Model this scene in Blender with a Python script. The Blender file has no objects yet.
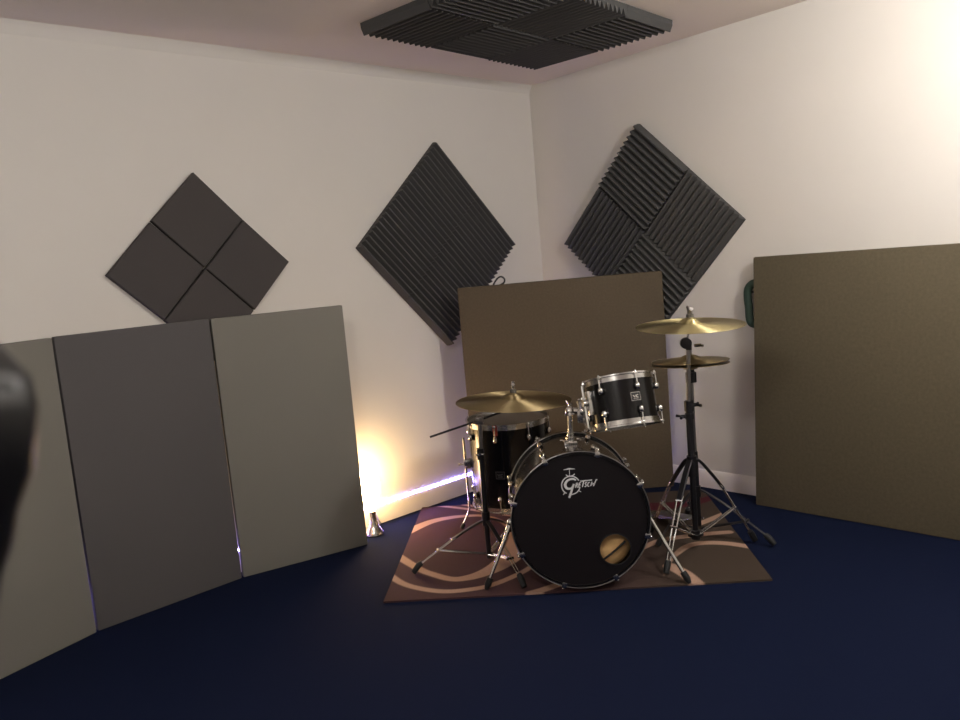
import bpy, bmesh, math, random
from mathutils import Vector, Matrix, Euler
random.seed(7)
V = Vector
S = bpy.context.scene
COL = S.collection
PI = math.pi

# ------------------------------------------------------------------ camera
cam_d = bpy.data.cameras.new('camera')
cam = bpy.data.objects.new('camera', cam_d)
COL.objects.link(cam)
cam_d.sensor_width = 36.0
cam_d.lens = 785.5 / 960 * 36.0
cam_d.clip_start = 0.05
F = V((0.6669, 0.7349, -0.1231)).normalized()
Rr = V((0.7305, -0.6775, -0.0850))
Rr = (Rr - F * Rr.dot(F)).normalized()
U = Rr.cross(F)
CAM = V((-3.734, -3.447, 1.342))
cam.matrix_world = Matrix(((Rr.x, U.x, -F.x, CAM.x), (Rr.y, U.y, -F.y, CAM.y), (Rr.z, U.z, -F.z, CAM.z), (0, 0, 0, 1)))
cam_d.dof.use_dof = True
cam_d.dof.focus_distance = 3.6
cam_d.dof.aperture_fstop = 2.6
S.camera = cam

# ------------------------------------------------------------------ world, exposure, main light strengths
w = bpy.data.worlds.new('world'); S.world = w; w.use_nodes = True
w.node_tree.nodes['Background'].inputs[0].default_value = (0.5, 0.5, 0.55, 1)
w.node_tree.nodes['Background'].inputs[1].default_value = 0.05
S.view_settings.view_transform = 'Standard'
S.view_settings.look = 'None'
S.view_settings.gamma = 1.0
S.view_settings.use_curve_mapping = False
S.view_settings.exposure = 0.0
LAMPS = [   # globe lamps on the ceiling, outside the frame: x, y, z, radius, colour, strength
    (-1.0, -3.05, 2.17, 0.16, (1.0, 0.975, 0.935), 84.0),
    (-3.55, -2.3, 2.17, 0.16, (1.0, 0.975, 0.935), 46.0),
]
LAVA = 62.0
LED = 68.0

# ------------------------------------------------------------------ materials
def lin(c):
    def g(v):
        v /= 255.0
        return v / 12.92 if v <= 0.04045 else ((v + 0.055) / 1.055) ** 2.4
    return (g(c[0]), g(c[1]), g(c[2]), 1.0)

def mat(name, rgb, rough=0.6, metal=0.0, noise=0.0, nscale=40.0, bump=0.0, bscale=200.0, coat=0.0, emit=None, estr=0.0, sheen=0.0, spec=0.5, aniso=0.0):
    m = bpy.data.materials.new(name); m.use_nodes = True
    nt = m.node_tree; b = nt.nodes['Principled BSDF']
    b.inputs['Base Color'].default_value = lin(rgb)
    b.inputs['Roughness'].default_value = rough
    b.inputs['Metallic'].default_value = metal
    b.inputs['Coat Weight'].default_value = coat
    b.inputs['Coat Roughness'].default_value = 0.08
    b.inputs['Sheen Weight'].default_value = sheen
    b.inputs['Specular IOR Level'].default_value = spec
    b.inputs['Anisotropic'].default_value = aniso
    tc = nt.nodes.new('ShaderNodeTexCoord')
    if noise > 0:
        n = nt.nodes.new('ShaderNodeTexNoise'); n.inputs['Scale'].default_value = nscale
        n.inputs['Detail'].default_value = 6; n.inputs['Roughness'].default_value = 0.65
        nt.links.new(tc.outputs['Object'], n.inputs['Vector'])
        r = nt.nodes.new('ShaderNodeMapRange')
        r.inputs['From Min'].default_value = 0.25; r.inputs['From Max'].default_value = 0.75
        r.inputs['To Min'].default_value = 1 - noise; r.inputs['To Max'].default_value = 1 + noise
        nt.links.new(n.outputs['Fac'], r.inputs['Value'])
        mx = nt.nodes.new('ShaderNodeVectorMath'); mx.operation = 'SCALE'
        mx.inputs[0].default_value = lin(rgb)[:3]
        nt.links.new(r.outputs['Result'], mx.inputs['Scale'])
        nt.links.new(mx.outputs['Vector'], b.inputs['Base Color'])
    if bump > 0:
        n2 = nt.nodes.new('ShaderNodeTexNoise'); n2.inputs['Scale'].default_value = bscale; n2.inputs['Detail'].default_value = 3
        nt.links.new(tc.outputs['Object'], n2.inputs['Vector'])
        bp = nt.nodes.new('ShaderNodeBump'); bp.inputs['Strength'].default_value = bump; bp.inputs['Distance'].default_value = 0.004
        nt.links.new(n2.outputs['Fac'], bp.inputs['Height'])
        nt.links.new(bp.outputs['Normal'], b.inputs['Normal'])
    if emit:
        b.inputs['Emission Color'].default_value = (*emit, 1)
        b.inputs['Emission Strength'].default_value = estr
    return m

M = dict(
    wall=mat('white wall paint', (211, 206, 199), 0.75, noise=0.015, nscale=3, bump=0.04, bscale=120, spec=0.3),
    ceil=mat('white ceiling paint', (228, 217, 208), 0.85, noise=0.015, nscale=3, spec=0.2),
    gloss=mat('white gloss paint', (222, 216, 210), 0.35),
    carpet=mat('navy carpet', (14, 22, 46), 1.0, noise=0.22, nscale=260, bump=0.6, bscale=500, sheen=0.0, spec=0.1),
    taupe=mat('taupe felt', (120, 117, 109), 0.95, noise=0.05, nscale=420, bump=0.15, bscale=700, spec=0.15),
    grey=mat('charcoal grey felt', (87, 84, 84), 0.95, noise=0.05, nscale=420, bump=0.15, bscale=700, spec=0.15),
    brown=mat('brown carpet cloth', (88, 78, 65), 1.0, noise=0.16, nscale=90, bump=0.5, bscale=400, spec=0.1),
    brown2=mat('olive brown carpet cloth', (92, 84, 68), 1.0, noise=0.16, nscale=70, bump=0.5, bscale=400, spec=0.1),
    foam=mat('charcoal acoustic foam', (78, 77, 76), 0.95, noise=0.08, nscale=300, bump=0.25, bscale=900, spec=0.15),
    foamf=mat('flat charcoal foam', (73, 69, 68), 0.95, noise=0.06, nscale=300, bump=0.2, bscale=900, spec=0.15),
    chrome=mat('chrome', (215, 213, 210), 0.2, 1.0),
    dchrome=mat('dull chrome', (150, 147, 146), 0.3, 1.0),
    dsteel=mat('dark steel', (62, 61, 64), 0.35, 0.9),
    black=mat('black lacquer', (11, 9, 11), 0.2, coat=0.1, spec=0.4),
    ghead=mat('smoky drum head', (84, 77, 70), 0.5),
    hoop=mat('black hoop lacquer', (22, 20, 20), 0.2, coat=0.6),
    shellb=mat('walnut tinted black lacquer', (34, 27, 24), 0.2, coat=0.6, noise=0.15, nscale=30),
    head=mat('black drum head', (18, 14, 17), 0.5, spec=0.25),
    whead=mat('coated white drum head', (190, 186, 178), 0.6),
    rubber=mat('black rubber', (18, 18, 19), 0.6),
    logo=mat('white logo print', (215, 215, 215), 0.5),
    felt=mat('grey felt washer', (90, 86, 80), 1.0),
    cushion=mat('tan damping cushion', (205, 165, 112), 0.95, noise=0.1, nscale=60),
    maple=mat('bare maple', (188, 150, 104), 0.5, noise=0.1, nscale=20),
    green=mat('dark green webbing', (36, 58, 46), 0.6, bump=0.3, bscale=300),
    redbadge=mat('red sticker', (170, 70, 60), 0.5),
    coat=mat('black glossy padded fabric', (14, 13, 13), 0.4, bump=0.2, bscale=30),
    plastic=mat('black plastic', (20, 20, 22), 0.4),
)
def brass(name, rgb, rough):
    m = bpy.data.materials.new(name); m.use_nodes = True
    nt = m.node_tree; b = nt.nodes['Principled BSDF']
    b.inputs['Metallic'].default_value = 1.0
    b.inputs['Roughness'].default_value = rough
    b.inputs['Anisotropic'].default_value = 0.95
    b.inputs['Anisotropic Rotation'].default_value = 0.25
    tg = nt.nodes.new('ShaderNodeTangent'); tg.direction_type = 'RADIAL'; tg.axis = 'Z'
    nt.links.new(tg.outputs[0], b.inputs['Tangent'])
    tc = nt.nodes.new('ShaderNodeTexCoord')
    sep = nt.nodes.new('ShaderNodeSeparateXYZ'); nt.links.new(tc.outputs['Object'], sep.inputs[0])
    cb = nt.nodes.new('ShaderNodeCombineXYZ')
    nt.links.new(sep.outputs[0], cb.inputs[0]); nt.links.new(sep.outputs[1], cb.inputs[1])
    ln = nt.nodes.new('ShaderNodeVectorMath'); ln.operation = 'LENGTH'; nt.links.new(cb.outputs[0], ln.inputs[0])
    ns = nt.nodes.new('ShaderNodeTexNoise'); ns.noise_dimensions = '1D'; ns.inputs['Scale'].default_value = 260; ns.inputs['Detail'].default_value = 3
    nt.links.new(ln.outputs['Value'], ns.inputs['W'])
    mr = nt.nodes.new('ShaderNodeMapRange'); mr.inputs['To Min'].default_value = 0.78; mr.inputs['To Max'].default_value = 1.22
    nt.links.new(ns.outputs['Fac'], mr.inputs['Value'])
    sc = nt.nodes.new('ShaderNodeVectorMath'); sc.operation = 'SCALE'; sc.inputs[0].default_value = lin(rgb)[:3]
    nt.links.new(mr.outputs['Result'], sc.inputs['Scale']); nt.links.new(sc.outputs['Vector'], b.inputs['Base Color'])
    bp = nt.nodes.new('ShaderNodeBump'); bp.inputs['Strength'].default_value = 0.5; bp.inputs['Distance'].default_value = 0.0006
    nt.links.new(ns.outputs['Fac'], bp.inputs['Height']); nt.links.new(bp.outputs['Normal'], b.inputs['Normal'])
    return m
M['brass'] = brass('bright lathed bronze', (214, 200, 150), 0.42)
M['brass2'] = brass('dull lathed bronze', (172, 154, 116), 0.5)

def emitter(name, rgb, strength):
    m = bpy.data.materials.new(name); m.use_nodes = True
    b = m.node_tree.nodes['Principled BSDF']
    b.inputs['Base Color'].default_value = (*rgb, 1)
    b.inputs['Emission Color'].default_value = (*rgb, 1)
    b.inputs['Emission Strength'].default_value = strength
    return m

# ------------------------------------------------------------------ mesh helpers
class MB:
    def __init__(s): s.bm = bmesh.new()
    def box(s, c, size, rot=None, bev=0.0):
        r = bmesh.ops.create_cube(s.bm, size=1.0)
        vs = r['verts']
        mt = Matrix.Translation(c) @ (rot.to_4x4() if rot else Matrix.Identity(4)) @ Matrix.Diagonal((*size, 1))
        bmesh.ops.transform(s.bm, matrix=mt, verts=vs)
        if bev:
            es = list({e for v in vs for e in v.link_edges})
            bmesh.ops.bevel(s.bm, geom=es, offset=bev, segments=2, affect='EDGES', profile=0.6)
        return s
    def loft(s, rings, closed=True, cap=True):
        L = [[s.bm.verts.new(p) for p in r] for r in rings]
        n = len(L[0])
        for a, b in zip(L, L[1:]):
            for i in range(n if closed else n - 1):
                j = (i + 1) % n
                s.bm.faces.new((a[i], a[j], b[j], b[i]))
        if cap and closed:
            s.bm.faces.new(list(reversed(L[0]))); s.bm.faces.new(L[-1])
        return s
    def tube(s, pts, r, n=12, cap=True):
        pts = [V(p) for p in pts]
        rs = r if isinstance(r, (list, tuple)) else [r] * len(pts)
        rings = []; prev = None
        for i, p in enumerate(pts):
            if i == 0: t = pts[1] - p
            elif i == len(pts) - 1: t = p - pts[-2]
            else: t = (pts[i + 1] - p).normalized() + (p - pts[i - 1]).normalized()
            t.normalize()
            if prev is None:
                a = t.orthogonal().normalized()
            else:
                a = (prev - t * prev.dot(t)).normalized()
            prev = a; b = t.cross(a)
            rings.append([p + (a * math.cos(2 * PI * k / n) + b * math.sin(2 * PI * k / n)) * rs[i] for k in range(n)])
        return s.loft(rings, cap=cap)
    def lathe(s, prof, mtx=None, n=48, cap=False):
        # prof: (r, z) pairs
        mtx = mtx or Matrix.Identity(4)
        rings = []
        for r, z in prof:
            rings.append([mtx @ V((max(r, 1e-4) * math.cos(2 * PI * k / n), max(r, 1e-4) * math.sin(2 * PI * k / n), z)) for k in range(n)])
        return s.loft(rings, cap=cap)
    def ring(s, R_, r, mtx=None, n=64, m=8):
        mtx = mtx or Matrix.Identity(4)
        L = []
        for i in range(n):
            a = 2 * PI * i / n
            L.append([s.bm.verts.new(mtx @ V(((R_ + r * math.cos(2 * PI * j / m)) * math.cos(a), (R_ + r * math.cos(2 * PI * j / m)) * math.sin(a), r * math.sin(2 * PI * j / m)))) for j in range(m)])
        for i in range(n):
            a, b = L[i], L[(i + 1) % n]
            for j in range(m):
                k = (j + 1) % m
                s.bm.faces.new((a[j], b[j], b[k], a[k]))
        return s
    def sphere(s, c, r, scale=(1, 1, 1), u=16, v=10, rot=None):
        q = bmesh.ops.create_uvsphere(s.bm, u_segments=u, v_segments=v, radius=r)
        bmesh.ops.transform(s.bm, matrix=Matrix.Translation(c) @ (rot.to_4x4() if rot else Matrix.Identity(4)) @ Matrix.Diagonal((*scale, 1)), verts=q['verts'])
        return s
    def xf(s, m):
        bmesh.ops.transform(s.bm, matrix=m, verts=s.bm.verts[:]); return s
    def build(s, name, m, parent=None, smooth=True, angle=35):
        bmesh.ops.recalc_face_normals(s.bm, faces=s.bm.faces[:])
        me = bpy.data.meshes.new(name); s.bm.to_mesh(me); s.bm.free()
        if smooth:
            for p in me.polygons: p.use_smooth = True
            me.set_sharp_from_angle(angle=math.radians(angle))
        for q in (m if isinstance(m, (list, tuple)) else [m]): me.materials.append(q)
        o = bpy.data.objects.new(name, me); COL.objects.link(o)
        if parent: o.parent = parent
        return o

def tag(o, label=None, cat=None, group=None, kind=None):
    if label: o['label'] = label
    if cat: o['category'] = cat
    if group: o['group'] = group
    if kind: o['kind'] = kind
    return o

def thing(name, label, cat, loc=(0, 0, 0), rotz=0.0, group=None):
    o = bpy.data.objects.new(name, None); COL.objects.link(o)
    o.empty_display_size = 0.1
    o.location = loc; o.rotation_euler = (0, 0, rotz)
    return tag(o, label, cat, group)

def struct(name, mb, m, **k):
    o = mb.build(name, m, **k); o['kind'] = 'structure'; return o

def align(p, axis, up=None):
    """matrix whose local Z points along axis, origin p"""
    z = V(axis).normalized()
    x = (V(up).cross(z) if up is not None else z.orthogonal()).normalized()
    y = z.cross(x)
    return Matrix(((x.x, y.x, z.x, p[0]), (x.y, y.y, z.y, p[1]), (x.z, y.z, z.z, p[2]), (0, 0, 0, 1)))

# ------------------------------------------------------------------ the room
XW, YW, H = -5.0, -5.2, 2.4
struct('floor', MB().box((XW / 2, YW / 2, -0.05), (-XW + .2, -YW + .2, 0.1)), M['carpet'], smooth=False)
struct('ceiling', MB().box((XW / 2, YW / 2, H + 0.05), (-XW + .2, -YW + .2, 0.1)), M['ceil'], smooth=False)
struct('wall_left', MB().box((XW / 2, 0.05, H / 2), (-XW + .2, 0.1, H)), M['wall'], smooth=False)
struct('wall_right', MB().box((0.05, YW / 2, H / 2), (0.1, -YW, H)), M['wall'], smooth=False)
struct('wall_back', MB().box((XW / 2, YW - 0.05, H / 2), (-XW + .2, 0.1, H)), M['wall'], smooth=False)
struct('wall_side', MB().box((XW - 0.05, YW / 2, H / 2), (0.1, -YW, H)), M['wall'], smooth=False)

def skirting(name, a, b, nrm):
    a, b, nrm = V(a), V(b), V(nrm)
    prof = [(0, 0), (0.014, 0), (0.014, 0.078), (0.011, 0.085), (0.009, 0.09), (0.006, 0.097), (0, 0.099)]
    mb = MB()
    mb.loft([[p + nrm * d + V((0, 0, h)) for d, h in prof] for p in (a, b)])
    return struct(name, mb, M['gloss'], angle=50)
skirting('baseboard_left', (XW, 0, 0), (0, 0, 0), (0, -1, 0))
skirting('baseboard_right', (0, 0, 0), (0, YW, 0), (-1, 0, 0))
skirting('baseboard_back', (XW, YW, 0), (0, YW, 0), (0, 1, 0))
skirting('baseboard_side', (XW, YW, 0), (XW, 0, 0), (1, 0, 0))
# slim plaster coving along the top of the left wall
mb = MB()
prof = [(0, 0)] + [(0.028 * (1 - math.cos(t)), -0.055 + 0.055 * (1 - math.sin(t)) - 0.0) for t in [PI / 2 * k / 6 for k in range(7)]]
cv = [(0.0, 0.0), (0.03, 0.0), (0.022, -0.008), (0.013, -0.02), (0.006, -0.036), (0.0, -0.05)]
mb.loft([[V((x, -d, H + h)) for d, h in cv] for x in (XW, 0)])
struct('trim_1', mb, M['wall'], angle=60)

# ------------------------------------------------------------------ lamps of the room (above and beside the frame)
for i, (x, y, z, r, c, st) in enumerate(LAMPS):
    t = thing('ceiling_light', ['white globe ceiling light near the right wall', 'white globe ceiling light on the left side of the room'][i], 'ceiling light', (x, y, H))
    mb = MB().lathe([(0.0, 0), (0.06, 0), (0.06, -0.02), (0.03, -0.035), (0.012, -0.04), (0.012, z + r * .9 - H), (0, z + r * .9 - H)], n=32)
    mb.build('mount', M['gloss'], t)
    MB().sphere((0, 0, z - H), r, u=32, v=20).build('globe', emitter('lit lamp globe', c, st), t)

# ------------------------------------------------------------------ LED strip on top of the skirting
def led_mat():
    m = bpy.data.materials.new('violet white led strip'); m.use_nodes = True
    nt = m.node_tree; b = nt.nodes['Principled BSDF']
    tc = nt.nodes.new('ShaderNodeTexCoord'); sp = nt.nodes.new('ShaderNodeSeparateXYZ')
    nt.links.new(tc.outputs['Object'], sp.inputs[0])
    ad = nt.nodes.new('ShaderNodeMath'); ad.operation = 'ADD'
    nt.links.new(sp.outputs[0], ad.inputs[0]); nt.links.new(sp.outputs[1], ad.inputs[1])
    mu = nt.nodes.new('ShaderNodeMath'); mu.operation = 'MULTIPLY'; mu.inputs[1].default_value = 2 * PI / 0.033
    nt.links.new(ad.outputs[0], mu.inputs[0])
    sn = nt.nodes.new('ShaderNodeMath'); sn.operation = 'SINE'; nt.links.new(mu.outputs[0], sn.inputs[0])
    mr = nt.nodes.new('ShaderNodeMapRange'); mr.inputs['From Min'].default_value = -1; mr.inputs['From Max'].default_value = 1
    mr.inputs['To Min'].default_value = LED * 0.25; mr.inputs['To Max'].default_value = LED * 1.75
    nt.links.new(sn.outputs[0], mr.inputs['Value']); nt.links.new(mr.outputs[0], b.inputs['Emission Strength'])
    b.inputs['Base Color'].default_value = (.8, .8, .9, 1)
    b.inputs['Emission Color'].default_value = (0.32, 0.25, 1.0, 1)
    return m
mb = MB()
mb.loft([[V((x, -d, 0.0995 + h)) for d, h in [(0.0005, 0), (0.004, 0), (0.004, 0.009), (0.0005, 0.009)]] for x in (-4.2, -0.01)])
mb.loft([[V((-d, y, 0.0995 + h)) for d, h in [(0.0005, 0), (0.004, 0), (0.004, 0.009), (0.0005, 0.009)]] for y in (-0.01, -0.84)])
o = mb.build('led_strip', led_mat(), smooth=False)
tag(o, 'glowing violet-white LED strip running along the top of the skirting board', 'light strip')

# ------------------------------------------------------------------ rug
RO = V((-2.03, -0.86, 0)); ru = V((0.694, -0.72, 0)).normalized(); rv = V((-ru.y, ru.x, 0))
RL, RW = 1.555, 1.222
def cr(pts, sub=12):
    out = []
    P_ = [pts[0]] + pts + [pts[-1]]
    for i in range(1, len(P_) - 2):
        a, b, c, d = P_[i - 1], P_[i], P_[i + 1], P_[i + 2]
        for k in range(sub):
            t = k / sub
            out.append(tuple(0.5 * (2 * b[j] + (c[j] - a[j]) * t + (2 * a[j] - 5 * b[j] + 4 * c[j] - d[j]) * t * t + (3 * b[j] - a[j] - 3 * c[j] + d[j]) * t ** 3) for j in range(len(a))))
    out.append(pts[-1]); return out
BEIGE = (162, 132, 114); RED = (72, 26, 34); BASE = (66, 45, 47); OLIVE = (64, 54, 46)
bands = [  # (colour, [(u, v, half width)])
    (RED, [(0.24, 1.22, .012), (0.36, 1.15, .02), (0.50, 1.04, .03), (0.66, 0.93, .03), (0.85, 0.86, .03), (1.1, 0.82, .03), (1.3, 0.86, .02)]),
    (RED, [(0.85, 1.15, .02), (1.05, 1.05, .05), (1.25, .98, .06), (1.45, 1.0, .04), (1.56, 1.06, .03)]),
    (BEIGE, [(0.236, 1.222, .012), (0.36, 1.14, .014), (0.492, 1.066, .014), (0.7, .98, .012), (.9, .93, .01)]),
    (BEIGE, [(0.082, 1.236, .012), (0.247, 1.149, .014), (0.504, 0.981, .012), (.7, .86, .008)]),
    (BEIGE, [(-0.04, 0.80, .034), (0.07, 0.955, .030), (0.179, 1.012, .024), (0.294, 1.022, .018), (0.368, 0.998, .014), (0.45, .91, .013), (0.515, 0.75, .022), (0.538, 0.60, .045), (0.525, 0.45, .060), (0.47, 0.32, .050), (0.40, 0.235, .036), (0.33, 0.192, .028), (0.26, 0.19, .022), (0.174, 0.253, .020), (0.103, 0.325, .020), (-0.03, 0.51, .024)]),
    (BEIGE, [(-0.02, 0.27, .018), (0.05, 0.176, .017), (0.131, 0.112, .017), (0.238, 0.066, .018), (0.341, 0.068, .018), (0.444, 0.105, .018), (0.573, 0.226, .016), (0.65, .36, .012)]),
    (BEIGE, [(0.60, 0.0, .02), (0.66, 0.03, .022), (0.73, 0.085, .02), (.82, .2, .012)]),
    (BEIGE, [(1.19, 0.19, .03), (1.235, 0.10, .03), (1.262, -0.01, .03)]),
    (BEIGE, [(1.15, 0.10, .004), (1.20, 0.24, .008), (1.253, 0.335, .016), (1.311, 0.403, .020), (1.381, 0.428, .022), (1.479, 0.406, .022), (1.57, 0.345, .020)]),
    (BEIGE, [(1.04, 0.34, .012), (1.13, 0.433, .018), (1.208, 0.493, .022), (1.318, 0.523, .022), (1.446, 0.54, .022), (1.525, 0.543, .020)]),
    (BEIGE, [(1.36, 0.63, .010), (1.439, 0.694, .020), (1.57, 0.80, .022)]),
]
segs = []
for colr, pts in bands:
    q = cr(pts, 8)
    segs.append((lin(colr), q, min(p[0] - p[2] for p in q) - .02, max(p[0] + p[2] for p in q) + .02, min(p[1] - p[2] for p in q) - .02, max(p[1] + p[2] for p in q) + .02))
NU, NV = 300, 236
mb = MB(); bm = mb.bm
top = [[bm.verts.new(RO + ru * (RL * i / NU) + rv * (RW * j / NV) + V((0, 0, 0.008))) for j in range(NV + 1)] for i in range(NU + 1)]
for i in range(NU):
    for j in range(NV):
        bm.faces.new((top[i][j], top[i + 1][j], top[i + 1][j + 1], top[i][j + 1]))
edge = [top[i][0] for i in range(NU + 1)] + [top[NU][j] for j in range(1, NV + 1)] + [top[i][NV] for i in range(NU - 1, -1, -1)] + [top[0][j] for j in range(NV - 1, 0, -1)]
low = [bm.verts.new((v.co.x, v.co.y, 0.0005)) for v in edge]
for k in range(len(edge)):
    k2 = (k + 1) % len(edge)
    bm.faces.new((edge[k], low[k], low[k2], edge[k2]))
bm.faces.new(list(reversed(low)))
def rug_mat():
    m = bpy.data.materials.new('woven rug pile'); m.use_nodes = True
    nt = m.node_tree; b = nt.nodes['Principled BSDF']; b.inputs['Roughness'].default_value = 0.95; b.inputs['Specular IOR Level'].default_value = 0.15
    at = nt.nodes.new('ShaderNodeAttribute'); at.attribute_name = 'pattern'
    tc = nt.nodes.new('ShaderNodeTexCoord'); n = nt.nodes.new('ShaderNodeTexNoise'); n.inputs['Scale'].default_value = 220; n.inputs['Detail'].default_value = 4
    nt.links.new(tc.outputs['Object'], n.inputs['Vector'])
    mr = nt.nodes.new('ShaderNodeMapRange'); mr.inputs['To Min'].default_value = .72; mr.inputs['To Max'].default_value = 1.28
    nt.links.new(n.outputs['Fac'], mr.inputs['Value'])
    sc = nt.nodes.new('ShaderNodeVectorMath'); sc.operation = 'SCALE'
    nt.links.new(at.outputs['Color'], sc.inputs[0]); nt.links.new(mr.outputs['Result'], sc.inputs['Scale'])
    nt.links.new(sc.outputs['Vector'], b.inputs['Base Color'])
    bp = nt.nodes.new('ShaderNodeBump'); bp.inputs['Strength'].default_value = .5; bp.inputs['Distance'].default_value = .003
    nt.links.new(n.outputs['Fac'], bp.inputs['Height']); nt.links.new(bp.outputs['Normal'], b.inputs['Normal'])
    return m
rug = mb.build('rug', rug_mat(), smooth=False)
tag(rug, 'brown patterned rug with beige curved bands under the drum kit', 'rug')
att = rug.data.color_attributes.new('pattern', 'FLOAT_COLOR', 'POINT')
lb, lo_ = lin(BASE), lin(OLIVE)
for k, v in enumerate(rug.data.vertices):
    d = v.co - RO; uu = d.dot(ru); vv = d.dot(rv)
    f = min(1, max(0, (uu - 0.75) / 0.5))
    c = [lb[q] * (1 - f) + lo_[q] * f for q in range(3)]
    for colr, q, a0, a1, b0, b1 in segs:
        if uu < a0 or uu > a1 or vv < b0 or vv > b1: continue
        best = 9
        for (x1, y1, w1), (x2, y2, w2) in zip(q, q[1:]):
            dx, dy = x2 - x1, y2 - y1; L2 = dx * dx + dy * dy or 1e-9
            t = min(1, max(0, ((uu - x1) * dx + (vv - y1) * dy) / L2))
            e = math.hypot(uu - x1 - dx * t, vv - y1 - dy * t) - (w1 + (w2 - w1) * t)
            if e < best: best = e
        a = min(1, max(0, 0.5 - best / 0.006))
        c = [c[n] * (1 - a) + colr[n] * a for n in range(3)]
    att.data[k].color = (*c, 1)

# ------------------------------------------------------------------ acoustic foam tiles
def ribbed(size, n, base, depth):
    """wedge foam tile, ribs along local Y, front +Z, back at z = 0"""
    h = size / 2 - 0.0015; p = []
    for i in range(n):
        x0 = -h + 2 * h * i / n; x1 = -h + 2 * h * (i + 1) / n; xm = (x0 + x1) / 2; q = (x1 - x0)
        p += [(x0 + q * .04, base), (x0 + q * .40, base + depth), (xm, base + depth * 1.04), (x0 + q * .60, base + depth), (x1 - q * .04, base)]
    p = [(-h, 0)] + p + [(h, 0)]
    mb = MB()
    mb.loft([[V((x, y, z)) for x, z in p] for y in (-h, h)])
    return mb
def flat_tile(size, thick):
    h = size / 2 - 0.0028; mb = MB(); c = 0.006
    rings = []
    for z, q in ((0, 0), (thick - c, 0), (thick - c * .3, c * .35), (thick, c)):
        s_ = h - q; rings.append([V((a * s_, b * s_, z)) for a, b in ((-1, -1), (1, -1), (1, 1), (-1, 1))])
    return mb.loft(rings)
def frame(o, X, Z):
    X, Z = V(X), V(Z); Y = Z.cross(X)
    return Matrix(((X.x, Y.x, Z.x, o[0]), (X.y, Y.y, Z.y, o[1]), (X.z, Y.z, Z.z, o[2]), (0, 0, 0, 1)))
def foam_group(centre, X, Z, size, cols, rows, turn, orient, labels, group, flat=False, twist=None):
    base = frame(centre, X, Z) @ Matrix.Rotation(turn, 4, 'Z')
    proto = None
    for (i, j), lab in labels.items():
        mb = None
        if proto is None:
            o = (flat_tile(size, 0.028) if flat else ribbed(size, 12, 0.022, 0.027)).build('acoustic_foam_tile', M['foamf'] if flat else M['foam'], smooth=False)
            proto = o
        else:
            o = proto.copy(); COL.objects.link(o)
        a = PI / 2 if orient(i, j) else 0
        a += (twist or {}).get((i, j), 0)
        o.matrix_world = base @ Matrix.Translation(((i - (cols - 1) / 2) * size, (j - (rows - 1) / 2) * size, 0.001)) @ Matrix.Rotation(a, 4, 'Z')
        tag(o, lab, 'acoustic foam tile', group)
# after a 45 degree turn: (1,1) top, (0,0) bottom, (0,1) left, (1,0) right
Q = PI / 4
foam_group((-2.232, 0, 1.42), (1, 0, 0), (0, -1, 0), 0.300, 2, 2, Q, lambda i, j: False,
           {(1, 1): 'flat charcoal foam tile, top one of the small diamond above the leaning grey panels',
            (0, 1): 'flat charcoal foam tile, left one of the small diamond above the grey panels',
            (1, 0): 'flat charcoal foam tile, right one of the small diamond above the grey panels',
            (0, 0): 'flat charcoal foam tile, bottom one of the small diamond, half behind the grey panels'},
           'flat foam tiles in the left diamond', flat=True, twist={(1, 1): -.012, (0, 1): .008, (1, 0): .012})
foam_group((-0.838, 0, 1.455), (1, 0, 0), (0, -1, 0), 0.405, 2, 2, Q - .025, lambda i, j: False,
           {(1, 1): 'ribbed charcoal foam tile, top of the all one-way diamond left of the corner',
            (0, 1): 'ribbed charcoal foam tile, left point of the diamond left of the room corner',
            (1, 0): 'ribbed charcoal foam tile, right point of the diamond left of the room corner',
            (0, 0): 'ribbed charcoal foam tile, bottom of the diamond left of the room corner'},
           'ribbed foam tiles in the middle diamond')
foam_group((0, -0.824, 1.430), (0, -1, 0), (-1, 0, 0), 0.421, 2, 2, Q + .02, lambda i, j: i != j,
           {(1, 1): 'ribbed charcoal foam tile, top of the chequered diamond right of the corner',
            (0, 1): 'ribbed charcoal foam tile, left point of the chequered diamond right of the corner',
            (1, 0): 'ribbed charcoal foam tile, right point of the chequered diamond on the right wall',
            (0, 0): 'ribbed charcoal foam tile, bottom of the chequered diamond behind the brown baffle'},
           'ribbed foam tiles in the right diamond')
foam_group((-1.0, -0.925, H), (1, 0, 0), (0, 0, -1), 0.412, 3, 2, -math.radians(5.6), lambda i, j: (i + j) % 2 == 1,
           {(0, 0): 'ribbed foam tile on the ceiling, far row, left point of the block',
            (1, 0): 'ribbed foam tile on the ceiling, middle of the row facing the left wall',
            (2, 0): 'ribbed foam tile on the ceiling, nearest to the room corner',
            (0, 1): 'ribbed foam tile on the ceiling, cut off by the photo top edge at left',
            (1, 1): 'ribbed foam tile on the ceiling, middle of the row nearer the camera',
            (2, 1): 'ribbed foam tile on the ceiling, right point of the block by the right wall'},
           'ribbed foam tiles on the ceiling')

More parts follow.
